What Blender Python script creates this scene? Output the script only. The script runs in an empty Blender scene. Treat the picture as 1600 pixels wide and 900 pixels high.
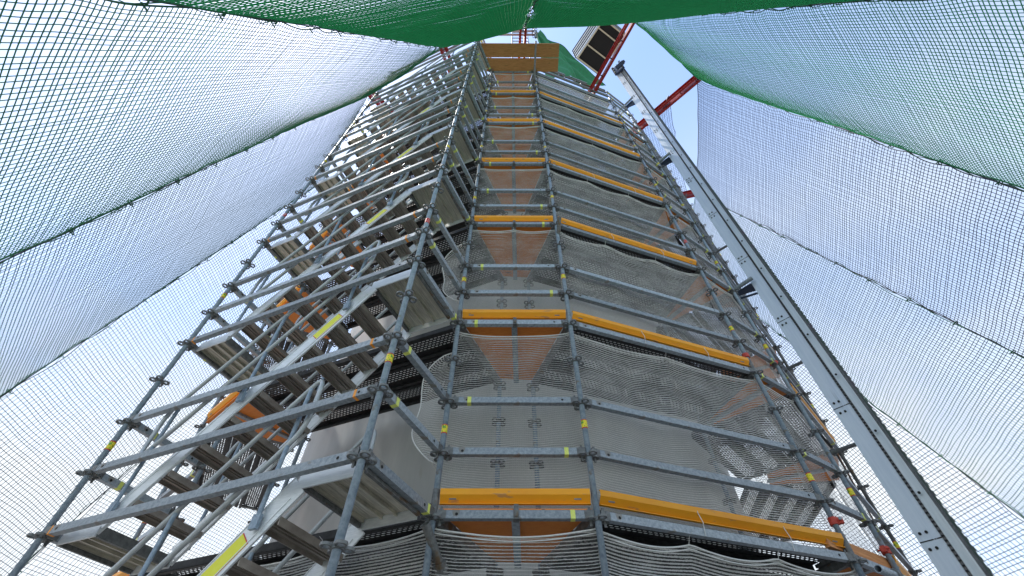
import bpy, math, random
import numpy as np
from mathutils import Vector, Matrix
R = random.Random(7)
rad = math.radians
sc = bpy.context.scene
COL = sc.collection
ZC = 0.6            # camera height above the ground
Z0 = 2.1            # height of the first deck
def V(*a): return np.array(a, float)

# ------------------------------------------------------------------ materials
def new_mat(name):
    m = bpy.data.materials.new(name); m.use_nodes = True
    nt = m.node_tree
    return m, nt, nt.nodes['Principled BSDF'], nt.nodes['Material Output']
def N(nt, t, **k):
    n = nt.nodes.new(t)
    for a, b in k.items(): setattr(n, a, b)
    return n
def L(nt, a, b): nt.links.new(a, b)
def math_node(nt, op, a, b=None, c=None):
    n = N(nt, 'ShaderNodeMath', operation=op)
    for i, v in enumerate((a, b, c)):
        if v is None: continue
        if isinstance(v, (int, float)): n.inputs[i].default_value = v
        else: L(nt, v, n.inputs[i])
    return n.outputs[0]
def noisy(name, c1, c2, scale=8, rough=(.4, .6), metal=0.0, detail=6, bump=0.0, coord='Object', spots=None, stretch=None, vary=0):
    m, nt, b, o = new_mat(name)
    tc = N(nt, 'ShaderNodeTexCoord'); src = tc.outputs[coord if coord != 'World' else 'Object']
    if coord == 'World':
        src = N(nt, 'ShaderNodeNewGeometry').outputs['Position']
    if stretch:
        mp = N(nt, 'ShaderNodeMapping'); mp.inputs['Scale'].default_value = stretch; L(nt, src, mp.inputs[0]); src = mp.outputs[0]
    nz = N(nt, 'ShaderNodeTexNoise'); nz.inputs['Scale'].default_value = scale; nz.inputs['Detail'].default_value = detail
    nz.inputs['Roughness'].default_value = .65
    L(nt, src, nz.inputs['Vector'])
    cr = N(nt, 'ShaderNodeValToRGB'); cr.color_ramp.elements[0].position = .32; cr.color_ramp.elements[1].position = .7
    cr.color_ramp.elements[0].color = (*c1, 1); cr.color_ramp.elements[1].color = (*c2, 1)
    L(nt, nz.outputs['Fac'], cr.inputs[0])
    col = cr.outputs[0]
    if spots:
        n2 = N(nt, 'ShaderNodeTexNoise'); n2.inputs['Scale'].default_value = spots[0]; n2.inputs['Detail'].default_value = 3
        L(nt, src, n2.inputs['Vector'])
        c2r = N(nt, 'ShaderNodeValToRGB'); c2r.color_ramp.elements[0].position = spots[1]; c2r.color_ramp.elements[1].position = spots[1] + .06
        L(nt, n2.outputs['Fac'], c2r.inputs[0])
        mx = N(nt, 'ShaderNodeMix', data_type='RGBA'); L(nt, c2r.outputs[0], mx.inputs['Factor'])
        L(nt, col, mx.inputs['A']); mx.inputs['B'].default_value = (*spots[2], 1); col = mx.outputs['Result']
    if vary:   # pieces of different age: each object a little lighter or darker
        oi = N(nt, 'ShaderNodeObjectInfo'); hv = N(nt, 'ShaderNodeHueSaturation')
        L(nt, math_node(nt, 'ADD', 1 - vary, math_node(nt, 'MULTIPLY', oi.outputs['Random'], 2 * vary)), hv.inputs['Value']); L(nt, col, hv.inputs['Color']); col = hv.outputs[0]
    L(nt, col, b.inputs['Base Color'])
    mr = N(nt, 'ShaderNodeMapRange'); mr.inputs['To Min'].default_value = rough[0]; mr.inputs['To Max'].default_value = rough[1]
    L(nt, nz.outputs['Fac'], mr.inputs[0]); L(nt, mr.outputs[0], b.inputs['Roughness'])
    b.inputs['Metallic'].default_value = metal
    if bump:
        bp = N(nt, 'ShaderNodeBump'); bp.inputs['Strength'].default_value = bump; bp.inputs['Distance'].default_value = .01
        L(nt, nz.outputs['Fac'], bp.inputs['Height']); L(nt, bp.outputs[0], b.inputs['Normal'])
    return m
MAT = {}
MAT['zinc'] = noisy('galvanised_steel', (.20, .24, .29), (.44, .49, .55), 38, (.34, .6), .2, spots=(9, .64, (.26, .25, .24)), vary=.22)
MAT['zinc_post'] = noisy('galvanised_tube', (.18, .245, .33), (.37, .45, .55), 30, (.35, .6), .2, spots=(11, .65, (.24, .23, .22)), vary=.15)
MAT['zinc_dark'] = noisy('weathered_galvanised_steel', (.10, .105, .11), (.25, .255, .26), 25, (.45, .7), .4, spots=(7, .62, (.16, .11, .07)))
MAT['zinc_ros'] = noisy('grey_collar_steel', (.12, .125, .13), (.28, .29, .30), 25, (.45, .7), .3, spots=(7, .66, (.18, .13, .09)))
MAT['hole'] = noisy('dark_punched_hole', (.01, .01, .012), (.02, .02, .022), 10, (.8, .9))
MAT['alu'] = noisy('bright_aluminium', (.64, .67, .71), (.82, .85, .88), 14, (.28, .42), .3, stretch=(1, 8, 8))
MAT['rail_alu'] = noisy('dull_rail_aluminium', (.40, .43, .46), (.56, .59, .62), 14, (.28, .42), .35)
MAT['orange'] = noisy('orange_powder_coat', (.86, .33, .004), (.95, .41, .006), 3, (.35, .55), 0, coord='World', spots=(7, .64, (.60, .27, .07)), stretch=(1, 1, 3), vary=.13)
MAT['red'] = noisy('red_painted_steel', (.36, .012, .012), (.52, .03, .025), 9, (.4, .55), 0, spots=(16, .66, (.22, .05, .03)))
MAT['red_coupler'] = noisy('red_coupler_paint', (.45, .03, .02), (.6, .07, .04), 20, (.4, .6))
MAT['tag'] = noisy('yellow_green_tag', (.72, .80, .10), (.84, .88, .30), 120, (.5, .6), 0)
MAT['tag_orange'] = noisy('orange_tag', (.85, .22, .02), (.9, .42, .04), 130, (.5, .6), 0)
MAT['wood'] = noisy('rough_timber', (.44, .17, .055), (.70, .33, .13), 5, (.6, .8), 0, bump=.25, stretch=(1, 12, 12), spots=(3.2, .64, (.20, .085, .03)))
MAT['plaster'] = noisy('white_tower_render', (.41, .415, .42), (.53, .53, .525), 1.6, (.65, .85), 0, coord='World', bump=.08, stretch=(1.6, 1.6, .35), spots=(4.5, .68, (.40, .39, .37)))
MAT['ply'] = noisy('brown_plywood', (.76, .21, .03), (.88, .31, .06), 9, (.5, .7), 0, stretch=(2, 9, 2), spots=(4, .68, (.2, .09, .04)))
MAT['rope_green'] = noisy('green_rope', (.012, .10, .05), (.03, .17, .085), 60, (.7, .8))
MAT['rope_dark'] = noisy('dark_steel_cable', (.03, .033, .05), (.07, .07, .095), 60, (.4, .6), .3)
MAT['hem'] = noisy('white_hem_cord', (.66, .66, .66), (.82, .82, .82), 60, (.7, .85))
MAT['black'] = noisy('black_rubber', (.012, .012, .013), (.03, .03, .03), 30, (.5, .7))
MAT['floor_black'] = noisy('blackened_plywood', (.006, .006, .006), (.014, .012, .011), 4, (.7, .9))
MAT['tan'] = noisy('pale_batten', (.55, .48, .34), (.68, .6, .44), 12, (.6, .75))
MAT['blue_dark'] = noisy('dark_blue_paint', (.02, .035, .075), (.05, .075, .13), 18, (.35, .5), .2)
MAT['mast'] = noisy('mast_aluminium', (.52, .59, .70), (.64, .70, .79), 3, (.3, .55), .3, stretch=(9, 9, .5), spots=(1.3, .64, (.42, .48, .57)))
MAT['mast_light'] = noisy('mast_bright_channel', (.50, .55, .61), (.66, .70, .74), 4, (.25, .4), .35, stretch=(6, 6, .4))
MAT['mast_green'] = noisy('worn_green_guide', (.045, .075, .065), (.12, .14, .135), 7, (.5, .7), .2, spots=(3, .55, (.10, .085, .11)))
MAT['rack'] = noisy('greased_rack_steel', (.06, .062, .068), (.17, .17, .18), 40, (.35, .55), .5)
MAT['cable_orange'] = noisy('brown_orange_cable', (.20, .085, .035), (.32, .14, .055), 15, (.5, .6))
MAT['cable_black'] = noisy('black_cable', (.015, .015, .017), (.03, .03, .034), 15, (.45, .6))
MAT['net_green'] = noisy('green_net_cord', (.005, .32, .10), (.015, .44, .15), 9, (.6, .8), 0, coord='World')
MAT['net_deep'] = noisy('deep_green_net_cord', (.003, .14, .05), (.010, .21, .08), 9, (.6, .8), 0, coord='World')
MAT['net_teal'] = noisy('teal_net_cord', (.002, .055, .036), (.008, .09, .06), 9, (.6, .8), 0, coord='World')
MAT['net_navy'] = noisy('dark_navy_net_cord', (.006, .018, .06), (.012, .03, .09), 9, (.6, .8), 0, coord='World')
MAT['sheet_green'] = noisy('green_sheet_cloth', (.004, .15, .055), (.01, .24, .09), 14, (.6, .8))
MAT['ground'] = noisy('gravel_yard', (.17, .16, .15), (.28, .268, .245), 3, (.85, .95), 0, coord='World', bump=.3)

def ribbed(name, c1, c2, pitch, metal, rough):
    """extruded aluminium: ribs along local y (pattern across local x)"""
    m, nt, b, o = new_mat(name)
    tc = N(nt, 'ShaderNodeTexCoord'); sp = N(nt, 'ShaderNodeSeparateXYZ'); L(nt, tc.outputs['Object'], sp.inputs[0])
    f = math_node(nt, 'FRACT', math_node(nt, 'DIVIDE', sp.outputs['X'], pitch))
    h = math_node(nt, 'PINGPONG', f, .5)
    nz = N(nt, 'ShaderNodeTexNoise'); nz.inputs['Scale'].default_value = 5; nz.inputs['Detail'].default_value = 5
    mp = N(nt, 'ShaderNodeMapping'); mp.inputs['Scale'].default_value = (18, 1.2, 1); L(nt, tc.outputs['Object'], mp.inputs[0]); L(nt, mp.outputs[0], nz.inputs['Vector'])
    cr = N(nt, 'ShaderNodeValToRGB'); cr.color_ramp.elements[0].position = .35; cr.color_ramp.elements[1].position = .68
    cr.color_ramp.elements[0].color = (*c1, 1); cr.color_ramp.elements[1].color = (*c2, 1)
    L(nt, nz.outputs['Fac'], cr.inputs[0]); L(nt, cr.outputs[0], b.inputs['Base Color'])
    b.inputs['Metallic'].default_value = metal; b.inputs['Roughness'].default_value = rough
    bp = N(nt, 'ShaderNodeBump'); bp.inputs['Strength'].default_value = .8; bp.inputs['Distance'].default_value = .012
    L(nt, math_node(nt, 'SMOOTH_MIN', h, .22, .1), bp.inputs['Height']); L(nt, bp.outputs[0], b.inputs['Normal'])
    return m
MAT['tread'] = ribbed('ribbed_stair_aluminium', (.27, .235, .215), (.50, .455, .41), .045, .55, .42)
MAT['landing'] = ribbed('ribbed_landing_aluminium', (.42, .40, .35), (.72, .68, .58), .075, .45, .3)

def perforated(name):
    """pressed steel plank: rows of slots punched right through, lipped edges"""
    m, nt, b, o = new_mat(name)
    tc = N(nt, 'ShaderNodeTexCoord'); sp = N(nt, 'ShaderNodeSeparateXYZ'); L(nt, tc.outputs['Object'], sp.inputs[0])
    br = N(nt, 'ShaderNodeTexBrick'); br.offset = .5
    br.inputs['Scale'].default_value = 1; br.inputs['Brick Width'].default_value = .05; br.inputs['Row Height'].default_value = .031
    br.inputs['Mortar Size'].default_value = .0112; br.inputs['Mortar Smooth'].default_value = 0
    cmb = N(nt, 'ShaderNodeCombineXYZ'); L(nt, sp.outputs['Y'], cmb.inputs['Y']); L(nt, sp.outputs['X'], cmb.inputs['X'])
    L(nt, cmb.outputs[0], br.inputs['Vector'])
    slot = math_node(nt, 'SUBTRACT', 1.0, br.outputs['Fac'])
    yc = math_node(nt, 'ABSOLUTE', math_node(nt, 'SUBTRACT', sp.outputs['Y'], .16))
    band = math_node(nt, 'LESS_THAN', yc, .093)
    slot = math_node(nt, 'MULTIPLY', slot, band)
    br2 = N(nt, 'ShaderNodeTexBrick'); br2.offset = .5
    br2.inputs['Scale'].default_value = 1; br2.inputs['Brick Width'].default_value = .05; br2.inputs['Row Height'].default_value = .031
    br2.inputs['Mortar Size'].default_value = .0082; br2.inputs['Mortar Smooth'].default_value = 0
    L(nt, cmb.outputs[0], br2.inputs['Vector'])
    lip = math_node(nt, 'MULTIPLY', math_node(nt, 'SUBTRACT', 1.0, br2.outputs['Fac']), band)
    nz = N(nt, 'ShaderNodeTexNoise'); nz.inputs['Scale'].default_value = 6; nz.inputs['Detail'].default_value = 6; L(nt, tc.outputs['Object'], nz.inputs['Vector'])
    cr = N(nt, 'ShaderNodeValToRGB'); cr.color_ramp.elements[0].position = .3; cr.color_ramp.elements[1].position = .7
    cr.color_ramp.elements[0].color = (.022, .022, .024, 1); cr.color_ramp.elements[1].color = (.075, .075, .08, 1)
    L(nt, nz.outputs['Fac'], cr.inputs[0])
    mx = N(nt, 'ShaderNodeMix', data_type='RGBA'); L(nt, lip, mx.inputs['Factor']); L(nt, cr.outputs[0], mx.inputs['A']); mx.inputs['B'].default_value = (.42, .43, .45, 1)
    L(nt, mx.outputs['Result'], b.inputs['Base Color'])
    b.inputs['Metallic'].default_value = .25; b.inputs['Roughness'].default_value = .5
    tr = N(nt, 'ShaderNodeBsdfTransparent'); ms = N(nt, 'ShaderNodeMixShader')
    L(nt, slot, ms.inputs[0]); L(nt, b.outputs[0], ms.inputs[1]); L(nt, tr.outputs[0], ms.inputs[2]); L(nt, ms.outputs[0], o.inputs['Surface'])
    return m
MAT['perf'] = perforated('perforated_steel_deck')

def mesh_cloth(name, gap=.11):
    """white knitted scaffold netting: rows of cord with open gaps"""
    m, nt, b, o = new_mat(name)
    uv = N(nt, 'ShaderNodeUVMap'); sp = N(nt, 'ShaderNodeSeparateXYZ'); L(nt, uv.outputs[0], sp.inputs[0])
    nz = N(nt, 'ShaderNodeTexNoise'); nz.inputs['Scale'].default_value = 3.5; nz.inputs['Detail'].default_value = 4; L(nt, uv.outputs[0], nz.inputs['Vector'])
    n2 = N(nt, 'ShaderNodeTexNoise'); n2.inputs['Scale'].default_value = 60; n2.inputs['Detail'].default_value = 2; L(nt, uv.outputs[0], n2.inputs['Vector'])
    vv = math_node(nt, 'ADD', sp.outputs['Y'], math_node(nt, 'MULTIPLY', n2.outputs['Fac'], .007))
    row = math_node(nt, 'PINGPONG', math_node(nt, 'DIVIDE', vv, .0215), .5)
    colm = math_node(nt, 'PINGPONG', math_node(nt, 'DIVIDE', sp.outputs['X'], .016), .5)
    rowt = math_node(nt, 'GREATER_THAN', row, math_node(nt, 'ADD', gap, math_node(nt, 'MULTIPLY', nz.outputs['Fac'], .30)))
    colt = math_node(nt, 'GREATER_THAN', colm, .42)
    a = math_node(nt, 'ADD', math_node(nt, 'MULTIPLY', rowt, .74), math_node(nt, 'MULTIPLY', colt, .2))
    a = math_node(nt, 'MINIMUM', math_node(nt, 'ADD', a, .05), .92)
    cr = N(nt, 'ShaderNodeValToRGB'); cr.color_ramp.elements[0].color = (.56, .555, .55, 1); cr.color_ramp.elements[1].color = (.86, .85, .84, 1)
    L(nt, n2.outputs['Fac'], cr.inputs[0])
    L(nt, cr.outputs[0], b.inputs['Base Color']); b.inputs['Roughness'].default_value = .85
    tl = N(nt, 'ShaderNodeBsdfTranslucent'); L(nt, cr.outputs[0], tl.inputs[0])
    m1 = N(nt, 'ShaderNodeMixShader'); m1.inputs[0].default_value = .35; L(nt, b.outputs[0], m1.inputs[1]); L(nt, tl.outputs[0], m1.inputs[2])
    tr = N(nt, 'ShaderNodeBsdfTransparent'); m2 = N(nt, 'ShaderNodeMixShader'); L(nt, a, m2.inputs[0]); L(nt, tr.outputs[0], m2.inputs[1]); L(nt, m1.outputs[0], m2.inputs[2])
    L(nt, m2.outputs[0], o.inputs['Surface'])
    return m
MAT['cloth'] = mesh_cloth('white_scaffold_netting')
MAT['cloth_thin'] = mesh_cloth('thin_white_scaffold_netting', .21)

def sticker_mat(name, edge, lo, hi, axis='Z', rows=.012):
    """printed band: coloured rim, small printed blots"""
    m, nt, b, o = new_mat(name)
    tc = N(nt, 'ShaderNodeTexCoord'); sp = N(nt, 'ShaderNodeSeparateXYZ'); L(nt, tc.outputs['Object'], sp.inputs[0])
    s = sp.outputs[axis]
    e = math_node(nt, 'GREATER_THAN', math_node(nt, 'ABSOLUTE', s), edge)
    nz = N(nt, 'ShaderNodeTexNoise'); nz.inputs['Scale'].default_value = 55; nz.inputs['Detail'].default_value = 1; L(nt, tc.outputs['Object'], nz.inputs['Vector'])
    t = math_node(nt, 'GREATER_THAN', nz.outputs['Fac'], .58)
    mx = N(nt, 'ShaderNodeMix', data_type='RGBA'); L(nt, t, mx.inputs['Factor']); mx.inputs['A'].default_value = (*hi, 1); mx.inputs['B'].default_value = (*lo, 1)
    m2 = N(nt, 'ShaderNodeMix', data_type='RGBA'); L(nt, e, m2.inputs['Factor']); L(nt, mx.outputs['Result'], m2.inputs['A']); m2.inputs['B'].default_value = (.62, .03, .02, 1)
    L(nt, m2.outputs['Result'], b.inputs['Base Color']); b.inputs['Roughness'].default_value = .45
    return m
MAT['stick_post'] = sticker_mat('yellow_post_sticker', .034, (.10, .35, .04), (.86, .72, .03))
MAT['stick_red'] = sticker_mat('red_white_post_sticker', .030, (.7, .7, .68), (.6, .05, .04))
MAT['sticker_yellow'] = noisy('yellow_sticker_face', (.82, .80, .02), (.86, .84, .06), 30, (.4, .5))
MAT['sticker_red'] = noisy('red_sticker_rim', (.6, .03, .03), (.65, .05, .05), 30, (.4, .5))

# ------------------------------------------------------------------ mesh builder
class MB:
    def __init__(s): s.v = []; s.f = []; s.m = []; s.sm = []
    def add(s, vs, fs, mat=0, smooth=False):
        o = len(s.v); s.v += [tuple(map(float, p)) for p in vs]
        for f in fs: s.f.append([i + o for i in f]); s.m.append(mat); s.sm.append(smooth)
    def path(s, pts, r, n=8, mat=0, closed=False, caps=True):
        P = [np.array(p, float) for p in pts]; k = len(P); rings = []; prev = None
        for i in range(k):
            if closed: t = P[(i + 1) % k] - P[i - 1]
            else: t = P[min(i + 1, k - 1)] - P[max(i - 1, 0)]
            t = t / (np.linalg.norm(t) + 1e-12)
            if prev is None:
                a = V(0, 0, 1) if abs(t[2]) < .9 else V(1, 0, 0)
            else: a = prev
            x = a - t * np.dot(a, t); x /= np.linalg.norm(x) + 1e-12; prev = x; y = np.cross(t, x)
            rr = r[i] if hasattr(r, '__len__') else r
            rings.append([P[i] + rr * (math.cos(2 * math.pi * j / n) * x + math.sin(2 * math.pi * j / n) * y) for j in range(n)])
        vs = [p for rg in rings for p in rg]; fs = []
        for i in range(k if closed else k - 1):
            a, b = i * n, ((i + 1) % k) * n
            for j in range(n): fs.append([a + j, a + (j + 1) % n, b + (j + 1) % n, b + j])
        s.add(vs, fs, mat, True)
        if caps and not closed:
            s.add(rings[0], [list(range(n))[::-1]], mat); s.add(rings[-1], [list(range(n))], mat)
    def tube(s, p, q, r, n=10, mat=0): s.path([p, q], r, n, mat)
    def pipe(s, p, q, r, ri, n=14, mat=0):
        """open tube with a wall"""
        P, Q = V(*p), V(*q); t = (Q - P) / np.linalg.norm(Q - P); a = V(0, 0, 1) if abs(t[2]) < .9 else V(1, 0, 0)
        x = a - t * np.dot(a, t); x /= np.linalg.norm(x); y = np.cross(t, x)
        def ring(c, rr): return [c + rr * (math.cos(2 * math.pi * j / n) * x + math.sin(2 * math.pi * j / n) * y) for j in range(n)]
        vs = ring(P, r) + ring(Q, r) + ring(Q, ri) + ring(P, ri); fs = []
        for k in range(4):
            for j in range(n):
                a0, b0 = k * n, ((k + 1) % 4) * n
                fs.append([a0 + j, a0 + (j + 1) % n, b0 + (j + 1) % n, b0 + j])
        s.add(vs, fs, mat, False)
    def box(s, c, h, ax=None, mat=0):
        c = np.array(c, float); ax = ax or (V(1, 0, 0), V(0, 1, 0), V(0, 0, 1))
        vs = [c + i * h[0] * ax[0] + j * h[1] * ax[1] + k * h[2] * ax[2] for i in (-1, 1) for j in (-1, 1) for k in (-1, 1)]
        s.add(vs, [[0, 1, 3, 2], [4, 6, 7, 5], [0, 4, 5, 1], [2, 3, 7, 6], [0, 2, 6, 4], [1, 5, 7, 3]], mat)
    def bbox(s, lo, hi, mat=0): s.box([(a + b) / 2 for a, b in zip(lo, hi)], [(b - a) / 2 for a, b in zip(lo, hi)], None, mat)
    def bar(s, p, q, w, h, mat=0, up=(0, 0, 1)):
        P, Q = V(*p), V(*q); t = Q - P; l = np.linalg.norm(t); t /= l; u = V(*up); x = np.cross(t, u); x /= np.linalg.norm(x); u = np.cross(x, t)
        s.box((P + Q) / 2, (l / 2, w / 2, h / 2), (t, x, u), mat)
    def prism(s, poly, x0, x1, mat=0):
        """closed (y,z) outline extruded along x"""
        n = len(poly); vs = [(x0, y, z) for y, z in poly] + [(x1, y, z) for y, z in poly]
        s.add(vs, [[i, (i + 1) % n, n + (i + 1) % n, n + i] for i in range(n)] + [list(range(n))[::-1], list(range(n, 2 * n))], mat)
    def slab(s, poly, z0, z1, mat=0):
        n = len(poly); vs = [(x, y, z0) for x, y in poly] + [(x, y, z1) for x, y in poly]
        s.add(vs, [[i, (i + 1) % n, n + (i + 1) % n, n + i] for i in range(n)] + [list(range(n))[::-1], list(range(n, 2 * n))], mat)
    def annulus(s, c, ro, ri, h, n=14, mat=0):
        vs = []
        for r, z in ((ro, -h), (ro, h), (ri, h), (ri, -h)):
            vs += [(c[0] + r * math.cos(2 * math.pi * j / n), c[1] + r * math.sin(2 * math.pi * j / n), c[2] + z) for j in range(n)]
        fs = []
        for k in range(4):
            for j in range(n):
                a, b = k * n, ((k + 1) % 4) * n
                fs.append([a + j, a + (j + 1) % n, b + (j + 1) % n, b + j])
        s.add(vs, fs, mat)
    def mesh(s, name, mats):
        me = bpy.data.meshes.new(name); me.from_pydata(s.v, [], s.f)
        for m in (mats if isinstance(mats, (list, tuple)) else [mats]): me.materials.append(MAT[m])
        me.polygons.foreach_set('material_index', s.m); me.polygons.foreach_set('use_smooth', s.sm); me.update()
        return me
def ob(name, me, parent=None, loc=(0, 0, 0), rz=0.0):
    o = bpy.data.objects.new(name, me); COL.objects.link(o); o.location = tuple(map(float, loc)); o.rotation_euler = (0, 0, rz)
    if parent: o.parent = parent
    return o
def tag(o, label, cat, group=None, kind=None):
    o['label'] = label
    if cat: o['category'] = cat
    if group: o['group'] = group
    if kind: o['kind'] = kind
    return o
def sheet(name, P, mat, uv=None, smooth=True, thick=0):
    nu, nv = P.shape[:2]; me = bpy.data.meshes.new(name)
    vs = P.reshape(-1, 3); fs = [[i * nv + j, (i + 1) * nv + j, (i + 1) * nv + j + 1, i * nv + j + 1] for i in range(nu - 1) for j in range(nv - 1)]
    me.from_pydata(vs.tolist(), [], fs); me.materials.append(MAT[mat]); me.polygons.foreach_set('use_smooth', [smooth] * len(fs))
    if uv is not None:
        u = uv.reshape(-1, 2); ul = me.uv_layers.new(name='UVMap')
        idx = np.zeros(len(me.loops), dtype=np.int32); me.loops.foreach_get('vertex_index', idx)
        ul.data.foreach_set('uv', u[idx].astype(np.float32).ravel())
    me.update(); return me

# ------------------------------------------------------------------ plan of the scaffold
CX, CY = .03, 8.77
P = dict(A=V(-.561, 3.364), B=V(.626, 3.364), C=V(2.858, 4.149), D=V(3.487, 4.57), E=V(4.63, 5.84),
         Z=V(-3.231, 4.493), Y=V(-4.08, 5.25), P1=V(-3.569, 3.672), P2=V(-.899, 2.543))
P['F'] = P['E'] + 1.0 * V(math.cos(rad(64)), math.sin(rad(64)))
P['X'] = P['Y'] + 2.3 * V(-math.cos(rad(62)), math.sin(rad(62)))
ORD = ['first', 'second', 'third', 'fourth', 'fifth', 'sixth', 'seventh', 'eighth', 'ninth', 'tenth', 'eleventh']
BAY = {'AB': 'narrow front bay', 'BC': 'wide bay right of front', 'CD': 'short corner bay on right', 'DE': 'receding bay behind the mast',
       'EF': 'far corner bay beyond the mast', 'ZA': 'bay behind the stair tower', 'YZ': 'corner bay behind the stairs', 'XY': 'far left bay behind the stairs',
       'FG': 'bay furthest right beyond the mast', 'OO': 'long front of the stair tower', 'OR': 'right end of the stair tower', 'OL': 'left end of the stair tower'}
def frame(a, b):
    d = b - a; l = float(np.linalg.norm(d)); return l, math.atan2(d[1], d[0])
def inward(a, b, dist=1.09):
    d = (b - a) / np.linalg.norm(b - a); n = V(-d[1], d[0])
    return n * dist

# shared small meshes
def rosette_mesh():
    m = MB(); m.annulus((0, 0, 0), .038, .0245, .013, 14)
    for k in range(4):
        a = k * math.pi / 2 + .35
        m.annulus((.060 * math.cos(a), .060 * math.sin(a), 0), .034, .021, .008, 12)
    return m.mesh('rosette', 'zinc_ros')
ROS = rosette_mesh()
def wedge_mesh():
    m = MB(); m.bbox((.024, -.022, -.036), (.075, .022, .036)); m.bbox((.045, -.005, -.075), (.062, .005, .062)); m.bbox((.06, -.026, -.028), (.095, .026, .028))
    return m.mesh('wedge_head', 'zinc_dark')
WEDGE = wedge_mesh()
m = MB(); m.bbox((-.017, -.0255, -.0315), (.017, .0255, .0315)); TAG_ME = m.mesh('date_tag', 'tag'); m = MB(); m.bbox((-.011, -.0255, -.0315), (.011, .0255, .0315)); TAG_OR = m.mesh('date_tag', 'tag_orange')
m = MB(); m.pipe((0, 0, -.042), (0, 0, .042), .0262, .0246); STICK = m.mesh('sticker', 'stick_post'); STICK_R = m.mesh('sticker', 'stick_red')
m = MB(); m.pipe((0, 0, -.11), (0, 0, .09), .0285, .0243, 12); SLEEVE = m.mesh('spigot_sleeve', 'zinc_dark')

def standard(name_pt, pos, z_lo, z_hi, label, group, ros=True, stick=True, sleeve=0.35, mat='zinc_post', ros_from=-9):
    m = MB(); m.pipe((0, 0, z_lo), (0, 0, z_hi), .0242, .020, 14)
    for f, s in zip(range(len(m.f)), [True] * len(m.f)): m.sm[f] = True
    o = ob('scaffold_standard', m.mesh('scaffold_standard', mat), None, (pos[0], pos[1], 0))
    tag(o, label, 'scaffold pole', group)
    rz = R.random() * .5
    if ros:
        h = -2.0
        while h < z_hi - Z0 - .02:
            if Z0 + h > z_lo and h >= ros_from: ob('rosette', ROS, o, (0, 0, Z0 + h - .03), rz)
            h += .5
    if stick:
        for k in range(-1, 6):
            if z_lo < Z0 + .75 + 2 * k < z_hi - .2:
                ob('sticker', STICK_R if (k == 2 and name_pt in ('P1', 'C') or k == 1 and name_pt == 'P2') else STICK, o, (0, 0, Z0 + .75 + 2 * k + R.uniform(-.05, .05)), R.random() * 6)
    if sleeve is not None:
        for k in range(-1, 6):
            if z_lo < Z0 + sleeve + 2 * k < z_hi - .2: ob('spigot_sleeve', SLEEVE, o, (0, 0, Z0 + sleeve + 2 * k - .35 + .25))
    return o
BAR = {}
def ledger(a, b, h, label, group, name='guardrail_ledger', tagged=True, tag_side=None, mat='zinc', hole=True, org=False):
    l, rz = frame(a, b)
    key = (round(l, 3), mat, hole)
    if key not in BAR:
        m = MB(); m.bbox((.07, -.024, -.03), (l - .07, .024, .03))
        if hole:
            for x in (.17, l - .17):
                for sgn in (-1, 1):
                    k = 8; c = [(x + .0115 * math.cos(2 * math.pi * j / k), sgn * .0252, .0115 * math.sin(2 * math.pi * j / k)) for j in range(k)]
                    m.add(c + [(x, sgn * .0252, 0)], [[j, (j + 1) % k, k] for j in range(k)], 1)
        me = m.mesh('ledger', [mat, 'hole']); BAR[key] = me
    o = ob(name, BAR[key], None, (a[0], a[1], Z0 + h), rz); tag(o, label, 'scaffold rail', group)
    ob('wedge_head', WEDGE, o); ob('wedge_head', WEDGE, o, (l, 0, 0), math.pi)
    if tagged:
        f = tag_side if tag_side is not None else R.choice((.15, .2, .82, .87))
        ob('date_tag', TAG_OR if org else TAG_ME, o, (l * f, 0, 0))
    return o
m = MB(); m.bbox((-.02, -.031, -.036), (.02, .031, .036)); m.bbox((-.012, -.0385, -.02), (.012, -.0312, .02)); m.bbox((-.017, -.026, .0365), (.017, .026, .07)); CLAMP = m.mesh('rail_clamp', 'zinc_dark')
LEV = list(range(0, 7))
# ------------------------------------------------------------------ standards
TOP = Z0 + 13.1
names = {'A': 'standard left of the narrow front bay, full height of the scaffold', 'B': 'standard right of the narrow front bay, running up image centre',
         'C': 'standard at the right end of the wide right bay', 'D': 'standard just right of the wide bay, with the red coupler',
         'E': 'standard nearest the hoist mast, with cables clipped to it', 'Z': 'standard behind the left end of the stairs',
         'Y': 'standard furthest left behind the stairs, beyond the corner bay', 'F': 'standard furthest right, just past the cable-clad one', 'X': 'standard far left round the back'}
for k in 'ABCDEZY':
    standard(k, P[k], 0.0, Z0 + (12.45 if k in 'CDE' else 13.1), 'galvanised ' + names[k], 'outer standards of the scaffold', sleeve=(.2 if k in 'AC' else None), mat='zinc_post' if k != 'E' else 'zinc_dark')
standard('P1', P['P1'], 0.0, TOP, 'galvanised standard at the far left corner of the stair tower', 'stair tower standards', sleeve=None)
standard('P2', P['P2'], 0.0, TOP, 'galvanised standard at the near corner of the stair tower, closest to the viewer', 'stair tower standards', sleeve=None)
P['G'] = P['F'] + 2.2 * V(math.cos(rad(82)), math.sin(rad(82)))
STR = {'ZA': ('Z', 'A'), 'BC': ('B', 'C'), 'DE': ('D', 'E')}
INN = {}
for bay, (a, b) in STR.items():
    n = inward(P[a], P[b]); INN[a], INN[b] = P[a] + n, P[b] + n
nY = inward(P['X'], P['Y']); INN['Y'] = P['Y'] + nY
INN['F'] = P['F'] + inward(P['F'], P['F'] + V(math.cos(rad(82)), math.sin(rad(82))))
iname = {'A': 'left of the pair behind the front netting', 'B': 'right of the pair behind the front netting', 'C': 'behind the right end of the wide bay',
         'D': 'behind the short corner bay', 'Z': 'against the tower behind the stairs', 'Y': 'against the tower far left', 'E': 'behind the mast'}
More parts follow.
